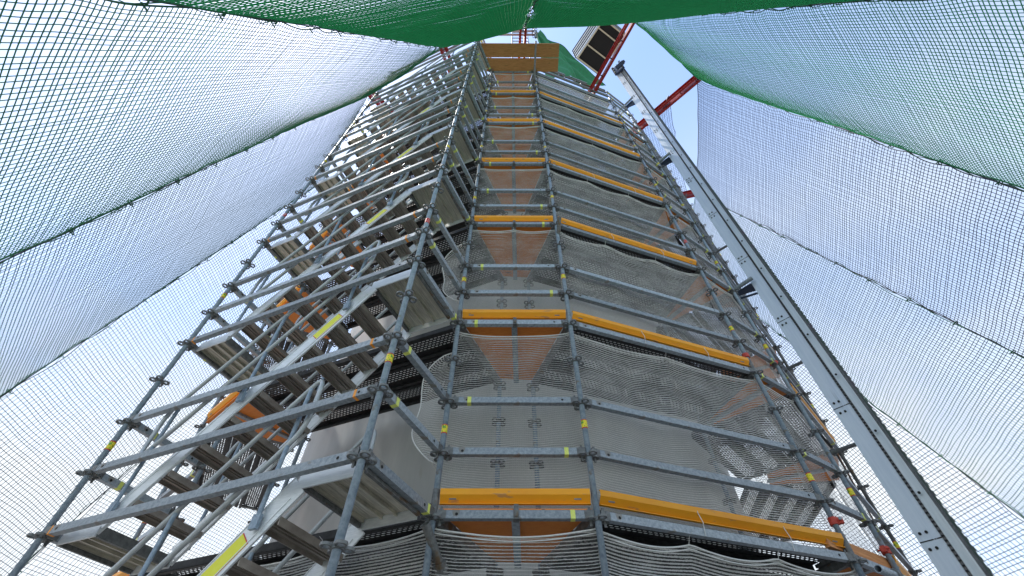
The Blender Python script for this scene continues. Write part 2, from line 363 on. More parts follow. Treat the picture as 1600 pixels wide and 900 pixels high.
for k in 'ABCZY':
    standard('i' + k, INN[k], 0.0, Z0 + 12.4, 'inner standard close to the white tower, ' + iname[k], 'inner standards by the tower', stick=False, sleeve=None, mat='zinc_post')

# ------------------------------------------------------------------ ledgers, toe boards, decks
for bay in ('AB', 'BC', 'CD', 'DE', 'YZ'):
    a, b = P[bay[0]], P[bay[1]]
    for k in LEV:
        for j, (dh, nm) in enumerate(((0, 'deck-level'), (.5, 'lower guard'), (1.0, 'upper guard'))):
            if k == 6 and bay in ('AB',) and dh: continue
            if bay == 'YZ' and dh == 0: continue
            lo = ledger(a, b, 2 * k + dh, f'grey {nm} rail of the {BAY[bay]}, {ORD[k]} deck up', f'rails of the {BAY[bay]}',
                   name='guardrail_ledger' if dh else 'deck_ledger',
                   tag_side=({0: .85, 1: .85, 2: .16}[j] if k % 2 == 0 else {0: .16, 1: .86, 2: .17}[j]) if bay == 'AB' else (None if bay in ('CD', 'DE', 'YZ') else None), tagged=(bay != 'BC'))
            if bay == 'AB' and dh == 0 and k < 4: ob('rail_clamp', CLAMP, lo, (.60, 0, 0))
for k in LEV:   # stair tower rails
    for dh, nm in ((0, 'deck-level'), (.5, 'lower guard'), (1.0, 'upper guard')):
        ledger(P['P1'], P['P2'], 2 * k + dh, f'long grey {nm} rail along the stair tower front, {ORD[k]} landing up', 'long rails of the stair tower front',
               name='guardrail_ledger' if dh else 'deck_ledger', org=True, tag_side=(.035 if dh == 0 else .93))
        ledger(P['P2'], P['A'], 2 * k + dh, f'short grey {nm} rail at the stair tower right end, {ORD[k]} landing up', 'short rails at the stair tower right end',
               name='guardrail_ledger' if dh else 'deck_ledger', tag_side=(.2 if dh else .88))
        if k < 5 and not (k == 4 and dh < 1):
            ledger(P['P1'], P['Z'], 2 * k + dh, f'short grey {nm} rail at the stair tower left end, {ORD[k]} landing up', 'short rails at the stair tower left end',
               name='guardrail_ledger' if dh else 'deck_ledger', tag_side=.3)
# toe boards : pressed profile, bright upper flange and tucked-under lower web
TB = [(-.014, .188), (-.036, .184), (-.036, .138), (.006, .090), (-.012, .085), (-.012, .080), (.012, .080), (.014, .090), (-.029, .140), (-.029, .179), (-.014, .182)]
def toe_board(bay, k, label, group):
    a, b = P[bay[0]], P[bay[1]]; l, rz = frame(a, b)
    m = MB(); m.prism(TB, .035, l - .035)
    for x in (.12, l - .12):   # slot near each end
        pass
    o = ob('toe_board', m.mesh('toe_board', 'orange'), None, (a[0], a[1], Z0 + 2 * k), rz); tag(o, label, 'toe board', group)
    e = MB(); e.box((0, -.0165, .1133), (.026, .0015, .005), (V(1, 0, 0), V(0, .659, .753), V(0, -.753, .659))); em = e.mesh('slot_plate', 'zinc')
    # oblong slot plate follows the sloping web
    for x in (.13, l - .13):
        q = ob('slot_plate', em, o, (x, 0, 0))
    if bay == 'BC' and k < 4:
        for x in (l * .37, l * .72):
            t = MB(); t.path([(0, -.040, .150), (0, -.038, .136), (.012, -.05, .06), (.018, -.03, .0), (.02, -.026, -.03)], .003, 5)
            ob('cable_tie', t.mesh('cable_tie', 'hem'), o, (x, 0, 0))
    return o
for bay in ('AB', 'BC', 'DE', 'YZ'):
    for k in range(0, 6):
        if bay == 'DE' and k > 1: continue
        toe_board(bay, k, f'orange toe board of the {BAY[bay]}, {ORD[k]} row up', f'orange toe boards of the {BAY[bay]}')

PLK = {}
def plank(a, b, i, k, bay, label):
    l, rz = frame(a, b); key = (bay)
    if key not in PLK:
        m = MB(); m.add([(.05, .0, 0), (l - .05, 0, 0), (l - .05, .32, 0), (.05, .32, 0)], [[0, 3, 2, 1]], 0)
        for y in (0, .32): m.bbox((.05, y - .003, -.062), (l - .05, y + .003, .0015), 1); m.bbox((.05, (y + .022 if y == 0 else y - .022) - .019, -.066), (l - .05, (y + .022 if y == 0 else y - .022) + .019, -.0622), 1)
        c = MB(); c.bbox((0, .02, -.03), (.05, .30, -.004)); c.bbox((-.012, .05, -.03), (.01, .11, .03)); c.bbox((-.012, .21, -.03), (.01, .27, .03))
        PLK[key] = (m.mesh('deck_plank', ['perf', 'steel_dark']), c.mesh('end_claw', 'zinc_dark'))
    n = inward(a, b, 1.0); off = n * (.045 + .342 * i)
    o = ob('deck_plank', PLK[key][0], None, (a[0] + off[0], a[1] + off[1], Z0 + 2 * k + .065), rz)
    tag(o, label, 'deck plank', f'steel planks of the {BAY[bay]}')
    ob('end_claw', PLK[key][1], o)
    ob('end_claw', PLK[key][1], o, (l, .32, 0), math.pi)
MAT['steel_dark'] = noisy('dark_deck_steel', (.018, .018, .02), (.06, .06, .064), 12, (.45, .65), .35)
for bay in ('ZA', 'BC', 'DE', 'XY', 'FG'):
    a, b = P[bay[0]], P[bay[1]]
    for k in LEV:
        if bay in ('XY', 'FG') and k > 2: continue
        if bay == 'DE' and k > 5: continue
        for i, nm in enumerate(('outer', 'middle', 'inner', 'innermost')):
            if i == 3 and bay not in ('DE', 'FG'): continue
            plank(a, b, i, k, bay, f'perforated steel {nm} plank, {BAY[bay]}, {ORD[k]} deck up')
# wedge-shaped plywood decks
for bay in ('AB', 'CD', 'YZ', 'EF'):
    a, b = P[bay[0]], P[bay[1]]; ia, ib = INN[bay[0]], INN[bay[1]]
    c0 = (a + b) / 2
    for k in LEV:
        if bay == 'CD' and k == 6 or bay == 'EF' and k > 3: continue
        s = .94
        poly = [c0 + (q - c0) * s for q in (a, b, ib, ia)]; poly = [q - c0 for q in poly]
        m = MB(); m.slab([tuple(q) for q in poly], .03, .05)
        o = ob('plywood_deck', m.mesh('plywood_deck', 'ply'), None, (c0[0], c0[1], Z0 + 2 * k)); tag(o, f'brown wedge-shaped plywood deck of the {BAY[bay]}, {ORD[k]} deck up', 'deck board', f'plywood wedges of the {BAY[bay]}')
        m = MB(); mi = (ia + ib) / 2 - c0; d = mi / np.linalg.norm(mi); m.bar((d[0] * .02, d[1] * .02, .012), (mi[0] * .97, mi[1] * .97, .012), .06, .034)
        ob('joist', m.mesh('joist', 'zinc'), o)
# transoms from the outer to the inner standards, at deck level
for k in LEV:
    for pt in 'ABCZ':
        l_, rz = frame(P[pt], INN[pt])
        if k > 5 and pt in 'CD': continue
        ledger(P[pt], INN[pt], 2 * k, f'dark transom bearing the planks {dict(A="left of the front bay", B="right of the front bay", C="at the end of the wide bay", D="beside the red coupler", Z="behind the stairs at left")[pt]}, {ORD[k]} deck up',
               'deck transoms', name='deck_transom', tagged=False, mat='zinc_dark', hole=False)

# ------------------------------------------------------------------ white debris netting
def debris(a, b, zlo, zhi, label, group, ties=1, sag=.05, seed=0, off=.045, cloth='cloth'):
    l, rz = frame(a, b); nu, nv = max(10, int(l / .05)), 34
    rr = random.Random(seed); ph = [rr.random() * 6 for _ in range(6)]; am = rr.uniform(.03, .08)
    u = np.linspace(0, 1, nu)[:, None]; v = np.linspace(0, 1, nv)[None, :]
    x = u * l + 0 * v
    sg = sag * np.abs(np.sin(np.pi * ties * u)) ** .8
    zt = zhi - .075 - sg; z = zlo + (zt - zlo) * v
    env = np.sin(np.pi * np.clip(v, 0, 1)) ** .7
    y = off + env * (am + .03 * np.sin(2.3 * u * l + ph[0] + 2 * v) + .014 * np.sin(9 * u * l + ph[1] + 3 * v) + .008 * np.sin(21 * u * l + ph[2] + 2.5 * np.sin(4 * v + ph[3])))
    y = y + .012 * np.sin(ph[4] + 30 * (zhi - z) ** 1.2) * np.exp(-3.5 * (1 - v)) * (1 + .5 * np.sin(7 * u * l))
    z = z + .02 * np.sin(3 * u * l + ph[5]) * env
    Pm = np.stack([x + 0 * v, y + 0 * x, z + 0 * x], -1)
    uv = np.stack([x + 0 * v, z + .5 * sg + 0 * x], -1)
    o = ob('debris_netting', sheet('debris_netting', Pm, cloth, uv), None, (a[0], a[1], 0), rz); tag(o, label, 'netting', group)
    m = MB(); m.path([Pm[i, -1] for i in range(nu)], .007, 5); m.path([Pm[i, -1] + V(0, .008, -.024) for i in range(nu)], .005, 5)
    ob('hem', m.mesh('hem', 'hem'), o)
    m = MB()
    for t in range(ties + 1):
        i = min(nu - 1, int(round(t / ties * (nu - 1)))); p = Pm[i, -1]; m.path([p, p + V(0, -.03, .05), V(p[0], -.03, zhi - .02)], .003, 4)
    ob('tie_cord', m.mesh('tie_cord', 'hem'), o)
    return o
for bay, ties, sg in (('AB', 1, .045), ('BC', 3, .05), ('CD', 1, .03), ('DE', 2, .05)):
    for k in range(-1, 6):
        if bay == 'DE' and k > 4: continue
        lo = Z0 + 2 * k + .02 if k >= 0 else .1
        debris(P[bay[0]], P[bay[1]], lo, Z0 + 2 * k + 2, f'white debris netting filling the {BAY[bay]}, {ORD[k + 1]} sheet up', f'white netting of the {BAY[bay]}', ties if (k + ord(bay[0])) % 3 else max(1, ties - 1) + (bay == 'AB'), sg * R.uniform(.6, 1.7), seed=k * 7 + len(bay) + ord(bay[0]), cloth='cloth_thin' if bay == 'AB' else 'cloth')
debris(P['Z'], P['A'], .1, Z0 + .02, 'white debris netting hung low behind the stair tower', 'white netting', 3, .05, seed=5)
# loose tail of netting left of the front bay
for k, lab in ((0, 'crumpled white tail of netting bulging left of the front bay, low down'), (1, 'crumpled white tail of netting left of the front bay, one deck higher')):
    nu, nv = 14, 30; u = np.linspace(0, 1, nu)[:, None]; v = np.linspace(0, 1, nv)[None, :]
    wd = .30 * np.sin(np.pi * v) ** .6 * (1 + .15 * np.sin(9 * v + k)) + .02
    x = -u * wd; y = .06 + .05 * np.sin(5 * u + 6 * v) * u + .04 * u; z = (.1 + 1.25 * v) + .02 * np.sin(8 * u + 3 * v)
    Pm = np.stack([x, y, z + 0 * u], -1); uv = np.stack([x + 0 * v, z + 0 * u], -1)
    o = ob('netting_tail', sheet('netting_tail', Pm, 'cloth', uv), None, (P['A'][0], P['A'][1], Z0 + 2 * k + .3)); tag(o, lab, 'netting', 'loose netting tails')
    m = MB(); m.path([Pm[-1, j] for j in range(nv)], .006, 5); ob('hem', m.mesh('hem', 'hem'), o)

# ------------------------------------------------------------------ stair tower
LU, RU = frame(P['P1'], P['P2']); LV = float(np.linalg.norm(P['A'] - P['P2']))
S0, S1 = .46, 2.36          # run of the flight along the tower
def stair(k):
    hz = Z0 + 2 * k
    root = ob('stair_flight', None, None, (P['P1'][0], P['P1'][1], hz), RU)
    tag(root, f'aluminium stair flight with ribbed treads and end landings, {ORD[k + 1]} flight up', 'stairs', 'stair flights of the scaffold')
    v0, v1 = .10, .76
    for v in (v0, v1):
        m = MB()
        m.bar((S0, v, .04), (S1, v, 1.96), .014, .16)
        for dz in (-.084, .084): m.bar((S0 + .03, v, .04 + dz), (S1 - .03, v, 1.96 + dz), .024, .006)
        m.bbox((.06, v - .006, -.06), (S0 + .02, v + .006, .06)); m.bbox((S1 - .02, v - .006, 1.93), (LU - .06, v + .006, 2.05))
        st = ob('stringer', m.mesh('stringer', 'alu'), root)
        if v == v0:
            d = V(S1 - S0, 0, 1.92); d /= np.linalg.norm(d); up = np.cross(V(0, -1, 0), d) * 1.0
            c = V(S0, v - .0075, .04) + d * 2.15
            m = MB(); m.box(c, (.155, .001, .052), (d, V(0, 1, 0), up), 1); m.box(c + V(0, -.0012, 0), (.148, .0012, .050), (d, V(0, 1, 0), up), 0)
            ob('sticker', m.mesh('sticker', ['sticker_yellow', 'sticker_red']), st)
    for i in range(9):
        f = (i + .8) / 9.6; x = S0 + (S1 - S0) * f; z = .2 * (i + 1) - .02
        m = MB(); m.bbox((-.085, 0, -.022), (.085, v1 - v0 - .02, 0)); m.bbox((-.085, 0, -.05), (-.079, v1 - v0 - .02, -.0225)); m.bbox((.079, 0, -.05), (.085, v1 - v0 - .02, -.0225)); m.bbox((-.02, 0, -.034), (-.015, v1 - v0 - .02, -.0225)); m.bbox((.015, 0, -.034), (.02, v1 - v0 - .02, -.0225))
        ob('tread', m.mesh('tread', 'tread'), root, (x, v0 + .01, z))
    for x0, x1, z in ((.06, S0 - .02, 0), (S1 + .02, LU - .06, 2.0)):
        w = x1 - x0; m = MB(); m.bbox((0, .012, .0), (w, v1 - v0 - .012, .03))
        for t in (.0, .36, .64, 1.0):
            xx = t * (w - .016); m.bbox((xx, .012, -.026), (xx + .016, v1 - v0 - .012, -.0005))
        ln = ob('landing', m.mesh('landing', 'landing'), root, (x0, v0, z))
        m = MB(); m.bbox((-.03, .012, -.055), (-.004, v1 - v0 - .012, .025)); m.bbox((w + .004, .012, -.055), (w + .03, v1 - v0 - .012, .025)); ob('edge_beam', m.mesh('edge_beam', 'zinc_dark'), ln)
def rounded(pts, r, n=5):
    out = []; k = len(pts)
    for i in range(k):
        p0, p, p1 = map(lambda q: np.array(q, float), (pts[i - 1], pts[i], pts[(i + 1) % k]))
        a = (p0 - p) / np.linalg.norm(p0 - p); b = (p1 - p) / np.linalg.norm(p1 - p)
        for j in range(n + 1):
            t = j / n; q = (1 - t) ** 2 * (p + a * r) + 2 * t * (1 - t) * p + t * t * (p + b * r); out.append(q)
    return out
def handrail(k, v, side):
    hz = Z0 + 2 * k; root = ob('stair_handrail', None, None, (P['P1'][0], P['P1'][1], hz), RU)
    tag(root, f'silver tubular handrail loop on the {side} side of the {ORD[k + 1]} stair flight up', 'handrail', f'handrails on the {side} side of the stairs')
    x0, x1 = S0 - .05, S1 - .12; sl = 1.92 / (S1 - S0)
    def zz(x): return .06 + (x - S0) * sl
    loop = rounded([(x0, v, zz(x0) + .52), (x1, v, zz(x1) + .52), (x1, v, zz(x1) + 1.02), (x0, v, zz(x0) + 1.02)], .14)
    m = MB(); m.path(loop, .0185, 9, closed=True); ob('rail_loop', m.mesh('rail_loop', 'rail_alu'), root)
    for x in (x0 + .12, (x0 + x1) / 2, x1 - .1):
        m = MB(); m.tube((0, 0, 0), (0, 0, 1.0), .016, 9); m.bbox((-.03, -.012, -.07), (.03, .012, .02)); ob('baluster', m.mesh('baluster', 'zinc_post'), root, (x, v, zz(x) + .02))
for k in range(-1, 6):
    stair(k); handrail(k, .065, 'near'); handrail(k, .80, 'tower')

# ------------------------------------------------------------------ white round tower
RW = 3.93
m = MB(); n = 96
ringv = []
zs = [0, 2, 4, 6, 8, 10, 12, 13.4, 14.6]
rs = [RW, RW, RW, RW, RW, RW, RW, RW, RW * .72]
vs = [(r * math.cos(2 * math.pi * j / n), r * math.sin(2 * math.pi * j / n), z) for z, r in zip(zs, rs) for j in range(n)]
fs = [[i * n + j, i * n + (j + 1) % n, (i + 1) * n + (j + 1) % n, (i + 1) * n + j] for i in range(len(zs) - 1) for j in range(n)]
fs.append([(len(zs) - 1) * n + j for j in range(n)])
m.add(vs, fs, 0, True)
tw = ob('tower', m.mesh('tower', 'plaster'), None, (CX, CY, 0)); tag(tw, 'smooth white round tower wall inside the scaffold', 'tower')
for z in (2.6, 8.6):
    b = MB(); b.annulus((0, 0, z), RW + .05, RW + .001, .06, 96); ob('string_course', b.mesh('string_course', 'plaster'), tw)

# ------------------------------------------------------------------ top platform of loose planks, its rails and braces
dirn = V(1, 0)
for i, (y0, lab) in enumerate(((2.66, 'rough brown timber plank under the top, outer of the two'), (3.02, 'rough brown timber plank under the top, nearer the tower'))):
    m = MB(); m.bbox((-.82 + i * .12, 0, 0), (1.27, .335, .045)); o = ob('timber_plank', m.mesh('timber_plank', 'wood'), None, (0, y0, Z0 + 11.98)); tag(o, lab, 'plank', 'timber planks at the top')
Q = V(.64, 2.543)
for dh, nm in ((.5, 'lower'), (1.0, 'upper')):
    ledger(P['P2'], Q, 12 + dh, f'grey {nm} top rail above the timber planks', 'rails above the timber planks', tagged=False)
standard('Q', Q, Z0 + 12.1, Z0 + 13.3, 'short galvanised standard at the right end of the timber platform', 'standards above the platform', stick=False, sleeve=None)
m = MB(); m.tube((0, 0, 0), (-.06, .75, -1.0), .0242, 12); o = ob('brace_tube', m.mesh('brace_tube', 'zinc_dark'), None, (.64, 2.60, Z0 + 11.95)); tag(o, 'dark brace tube propping the timber planks', 'brace')
c = MB(); c.pipe((0, 0, -.03), (0, 0, .03), .036, .025, 12); ob('coupler', c.mesh('coupler', 'zinc_dark'), o, (-.058, .72, -.96))
# upper ladder frame, behind the planks
m = MB()
root = ob('ladder_frame', None, None, (.0, 3.36, Z0 + 12.5)); tag(root, 'slim ladder-like scaffold frame rising above the timber planks', 'frame')
for x in (.02, .56):
    m = MB(); m.tube((x, 0, 0), (x, 0, 7.0), .0242, 10); ob('upright', m.mesh('upright', 'zinc_post'), root)
for j in range(13):
    m = MB(); m.tube((.0, 0, .4 + j * .5), (.58, 0, .4 + j * .5), .02, 8); ob('rung', m.mesh('rung', 'zinc'), root)
# lattice girder under the top deck of the right bay
l, rz = frame(P['B'], P['C'])
for yy, lab in ((-.06, 'dark lattice girder along the top of the wide right bay'),):
    root = ob('lattice_girder', None, None, (P['B'][0], P['B'][1], Z0 + 12.0), rz); tag(root, lab, 'girder')
    for z in (.12, .52):
        m = MB(); m.tube((.1, yy, z), (l - .1, yy, z), .0242, 8); ob('chord', m.mesh('chord', 'zinc_dark'), root)
    for j in range(9):
        x = .14 + j * (l - .3) / 8; m = MB(); m.bar((x, yy, .12), (x + (.0 if j % 2 else .1), yy, .52), .03, .03, up=(0, 1, 0)); ob('web_member', m.mesh('web_member', 'zinc_dark'), root)

# ------------------------------------------------------------------ couplers, stray tubes, timber wedge
def stray(label, p, q, r=.0242, mat='zinc_dark', name='stub_tube', couple=.3):
    p, q = V(*p), V(*q); m = MB(); m.pipe((0, 0, 0), tuple(q - p), r, r * .84, 14)
    o = ob(name, m.mesh(name, mat), None, tuple(p)); tag(o, label, 'tube')
    c = MB(); d = q - p; d /= np.linalg.norm(d); a = d * couple; c.pipe(tuple(a - d * .03), tuple(a + d * .03), r * 1.5, r * 1.02, 12); c.bar(tuple(a + V(0, 0, -.05)), tuple(a + V(0, 0, .05)), .02, .02, up=(0, 1, 0))
    ob('coupler', c.mesh('coupler', 'zinc_dark'), o)
    return o
A3 = P['A']
stray('dark stub tube poking out beside the lowest orange toe board', (A3[0] - .03, A3[1] - .10, Z0 - .10), (A3[0] + .17, A3[1] + .25, Z0 - .47), r=.031)
B3 = P['B']
stray('dark stub tube clamped to the centre standard at the third orange row', (B3[0] + .03, B3[1] - .16, Z0 + 3.92), (B3[0] + .0, B3[1] + .12, Z0 + 3.60), r=.028)
for pt, hh, lab in (('C', .30, 'red coupler clamped low on the standard beside the timber wedge'), ('D', .22, 'red coupler clamped low on the standard right of the timber wedge'),
                    ('C', 2.25, 'red coupler at the second orange row, right end of the wide bay'), ('D', 2.5, 'red coupler beside the second orange row, one standard further right')):
    m = MB(); m.pipe((0, 0, -.03), (0, 0, .03), .040, .0245, 12); m.bbox((.03, -.02, -.025), (.075, .02, .025)); m.tube((.05, -.05, 0), (.05, .05, 0), .009, 6)
    o = ob('scaffold_coupler', m.mesh('scaffold_coupler', 'red_coupler'), None, (P[pt][0], P[pt][1], Z0 + hh), R.random() * 6); tag(o, lab, 'coupler', 'red couplers')
    b = MB(); b.tube((.05, -.062, 0), (.05, -.05, 0), .015, 6); ob('nut', b.mesh('nut', 'zinc'), o)
l, rz = frame(P['C'], P['D'])
m = MB(); m.bbox((-.22, .03, .06), (l + .05, .075, .17)); o = ob('timber_batten', m.mesh('timber_batten', 'wood'), None, (P['C'][0], P['C'][1], Z0), rz); tag(o, 'pale timber batten closing the gap right of the lowest orange toe board', 'batten')
stray('short tube end pointing at the viewer below the timber batten', (P['C'][0] - .02, P['C'][1] - .25, Z0 - .16), (P['C'][0] + .62, P['C'][1] + .22, Z0 - .13), r=.028, mat='zinc')
# cables up the standard by the mast
E3 = P['E']
for i, (dx, mt, lab) in enumerate(((-.10, 'cable_orange', 'brown-orange cable running up the standard nearest the mast'), (-.15, 'cable_black', 'black cable running up beside the brown-orange one'))):
    m = MB(); pts = [(dx + .03 * math.sin(z * 1.7 + i), -.03 - .02 * i + .02 * math.sin(z * 1.1), z) for z in np.linspace(.2, 13.5, 60)]
    m.path(pts, .009, 6); o = ob('power_cable', m.mesh('power_cable', mt), None, (E3[0], E3[1], 0)); tag(o, lab, 'cable')

# ------------------------------------------------------------------ hoist mast
MA = V(.707, -.707); MBn = V(-.707, -.707)        # outward along the radius; towards the viewer
MP = V(3.88, 4.60); MH = 19.6; mang = math.atan2(MA[1], MA[0])
# local frame: +x outward along radius, -y is the face the viewer sees
root = ob('hoist_mast', None, None, (MP[0], MP[1], 0), mang); tag(root, 'tall silver rack hoist mast standing right of the scaffold', 'hoist mast')
m = MB(); m.bbox((0, 0, 0), (.185, .16, MH)); m.bbox((.118, -.003, 0), (.124, 0.0, MH)); m.bbox((.140, -.003, 0), (.143, 0.0, MH)); ob('face_plate', m.mesh('face_plate', 'mast'), root)
m = MB(); m.bbox((.187, .0, 0), (.212, .06, MH), 0)
z = .05
while z < MH - .1:
    m.prism([(-.026, z + .008), (-.026, z + .020), (-.0005, z + .028), (-.0005, z)], .187, .212); z += .042
ob('rack', m.mesh('rack', 'rack'), root)
m = MB(); m.bbox((.214, .03, 0), (.295, .15, MH)); m.bbox((.214, .012, 0), (.226, .0295, MH)); m.bbox((.283, .0, 0), (.297, .0295, MH)); ob('guide_channel', m.mesh('guide_channel', 'mast_light'), root)
m = MB(); m.bbox((.299, .02, 0), (.322, .14, MH)); ob('edge_rail', m.mesh('edge_rail', 'rack'), root)
m = MB(); m.bbox((.324, .035, 0), (.344, .12, MH)); z = .05
while z < MH - .1:
    m.bbox((.3443, .04, z), (.353, .09, z + .03)); z += .085
ob('green_guide', m.mesh('green_guide', 'mast_green'), root)
bm_ = MB(); k = 10; c = [(.013 * math.cos(2 * math.pi * j / k), -.012, .013 * math.sin(2 * math.pi * j / k)) for j in range(k)]; c2 = [(x, 0, z) for x, y, z in c]
bm_.add(c + c2, [[j, (j + 1) % k, k + (j + 1) % k, k + j] for j in range(k)] + [list(range(k))]); BOLT = bm_.mesh('bolt', 'hole')
for z in np.arange(.9, MH, 1.5):
    for xx, dz in ((.045, .07), (.045, -.07), (.10, .07), (.10, -.07), (.245, .4), (.245, -.4)): ob('bolt', BOLT, root, (xx, 0, z + dz))
    j = MB(); j.bbox((-.001, -.0012, -.005), (.186, .0, .005)); ob('section_joint', j.mesh('section_joint', 'hole'), root, (0, -.0013, z))
# drive unit near the mast head
o2 = ob('drive_unit', None, None, (MP[0], MP[1], MH - 1.3), mang); tag(o2, 'dark blue hoist drive unit clamped near the mast head', 'hoist drive')
b1 = MB(); b1.bbox((-.03, -.10, .2), (.38, -.03, .9)); b1.bbox((.31, -.20, .25), (.38, -.101, .8)); ob('gear_plate', b1.mesh('gear_plate', 'blue_dark'), o2)
b1 = MB(); b1.tube((.14, -.20, .3), (.46, -.20, .3), .08, 16); b1.tube((.46, -.20, .3), (.51, -.20, .3), .055, 12); ob('motor', b1.mesh('motor', 'blue_dark'), o2)
for xx in (.02, .34):
    for zz in (.28, .55, .84):
        b1 = MB(); b1.tube((0, -.16, 0), (0, -.02, 0), .04, 12); ob('roller', b1.mesh('roller', 'zinc_dark'), o2, (xx, 0, zz))
# mast ties
for i, (h, lab) in enumerate(((4.25, 'mast tie bracket joining the hoist mast to the scaffold, lowest with blue strut'), (9.2, 'mast tie bracket joining the hoist mast to the scaffold, second up'), (13.6, 'mast tie bracket joining the hoist mast to the scaffold, topmost'))):
    zt = Z0 + h; root = ob('mast_tie', None, None, (MP[0], MP[1], zt), mang); tag(root, lab, 'mast tie', 'mast ties')
    for dy in (-.075, .06):
        m = MB(); m.pipe((-.70, dy + .05, 0), ((.06 if dy < 0 else -.002), dy, 0), .034, .028, 12); ob('tie_tube', m.mesh('tie_tube', 'zinc'), root)
    m = MB(); m.slab([(-.34, -.02), (-.005, -.035), (-.005, .16), (-.30, .05)], -.06, -.038); ob('gusset', m.mesh('gusset', 'blue_dark'), root)
    m = MB(); m.tube((-.42, .05, -.09), (-.004, -.02, -.28), .018, 8); ob('strut', m.mesh('strut', 'blue_dark'), root)
for h, lab in ((1.65, 'bare stub tube jutting from the scaffold towards the mast, lower'), (3.0, 'bare stub tube jutting from the scaffold towards the mast, middle'), (6.05, 'bare stub tube jutting from the scaffold towards the mast, higher')):
    base = P['D'] + (P['E'] - P['D']) * .55; q = base + V(.743, -.669) * .42
    stray(lab, (base[0] - .1, base[1] + .09, Z0 + h), (q[0], q[1], Z0 + h), r=.0242, mat='zinc_dark', couple=.12)
# hoist car high on the mast
cz = ZC + 18.0
cc = [V(3.19, 4.54), V(2.36, 4.05), V(3.17, 2.79), V(4.04, 3.26)]
ctr = sum(cc) / 4; ax = (cc[2] - cc[1]); lx = 1.50; ang = math.atan2(ax[1], ax[0]); ly = .96
root = ob('hoist_car', None, None, (ctr[0], ctr[1], cz), ang); tag(root, 'hoist car seen from below, black floor and pale battens, high on the mast', 'hoist car')
m = MB(); m.bbox((-lx / 2, -ly / 2, .05), (lx / 2, ly / 2, .08)); ob('floor_panel', m.mesh('floor_panel', 'floor_black'), root)
for x in (-.73, -.2, .42, .73):
    m = MB(); m.bbox((-.022, -ly / 2, 0), (.022, ly / 2, .048)); ob('floor_batten', m.mesh('floor_batten', 'tan'), root, (x, 0, 0))
m = MB()
for y in (-ly / 2, ly / 2): m.bbox((-lx / 2, y - .02, -.01), (lx / 2, y + .02, .049))
ob('floor_rim', m.mesh('floor_rim', 'tan'), root)
m = MB()
for y in (-ly / 2 - .035, ly / 2 + .035): m.bbox((-lx / 2, y - .012, .06), (lx / 2, y + .012, 1.15))
for x in (-lx / 2 - .014, lx / 2 + .014): m.bbox((x - .012, -ly / 2, .06), (x + .012, ly / 2, 1.15))
ob('side_wall', m.mesh('side_wall', 'zinc'), root)
for z in (.25, .55, .85, 1.17):
    m = MB(); 
    for y in (-ly / 2 - .06, ly / 2 + .06): m.tube((-lx / 2 - .03, y, z), (lx / 2 + .03, y, z), .018, 8)
    for x in (-lx / 2 - .04, lx / 2 + .04): m.tube((x, -ly / 2 - .06, z), (x, ly / 2 + .06, z), .018, 8)
    ob('guard_bar', m.mesh('guard_bar', 'zinc_dark'), root)

# ------------------------------------------------------------------ red outriggers and the cord nets
HB = ZC + 13.7
SEAM = {  # top (x, y, z), foot (x, y)
 'U1': ((4.55, 4.05, HB + .05), (5.75, 7.1, HB - .3)), 'U2': ((3.75, 5.0, HB - .05), (5.0, 7.5, HB - .2)),
 'L4': ((CX - 6.3 * math.sin(rad(140)), CY - 6.3 * math.cos(rad(140)), HB), (CX - 9.7 * math.sin(rad(125)), CY - 9.7 * math.cos(rad(125)))),
 'L3': ((CX - 6.3 * math.sin(rad(105)), CY - 6.3 * math.cos(rad(105)), HB), (CX - 9.7 * math.sin(rad(89)), CY - 9.7 * math.cos(rad(89)))),
 'L2': ((CX - 6.5 * math.sin(rad(72)), CY - 6.5 * math.cos(rad(72)), HB), (CX - 9.7 * math.sin(rad(70)), CY - 9.7 * math.cos(rad(70)))),
 'L1': ((-4.09, 3.97, HB), (-4.09 - .651 * 2.32, 3.97 - .758 * 2.32)),
 'L0': ((-1.86, 2.81, HB), (-1.86 - .304 * 3.5, 2.81 - .953 * 3.5)),
 'M':  ((.30, 2.35, HB), (.30 + .04 * 3.35, 2.35 - 3.35)),
 'R0': ((3.16, 2.13, HB), (3.16 + .4265 * 2.81, 2.13 - .9045 * 2.81)),
 'R1': ((5.24, 3.575, HB), (5.24 + .71 * 2.3, 3.575 - .70 * 2.3)),
 'R2': ((CX + 6.3 * math.sin(rad(75)), CY - 6.3 * math.cos(rad(75)), HB), (CX + 9.7 * math.sin(rad(60)), CY - 9.7 * math.cos(rad(60)))),
 'R3': ((CX + 6.3 * math.sin(rad(100)), CY - 6.3 * math.cos(rad(100)), HB), (CX + 9.7 * math.sin(rad(80)), CY - 9.7 * math.cos(rad(80)))),
 'R4': ((CX + 6.3 * math.sin(rad(128)), CY - 6.3 * math.cos(rad(128)), HB), (CX + 9.7 * math.sin(rad(112)), CY - 9.7 * math.cos(rad(112)))),
}
def seam_pts(k, n=41):
    t, f = SEAM[k]; T = V(*t); F = V(f[0], f[1], .15)
    return [T + (F - T) * i / (n - 1) for i in range(n)]
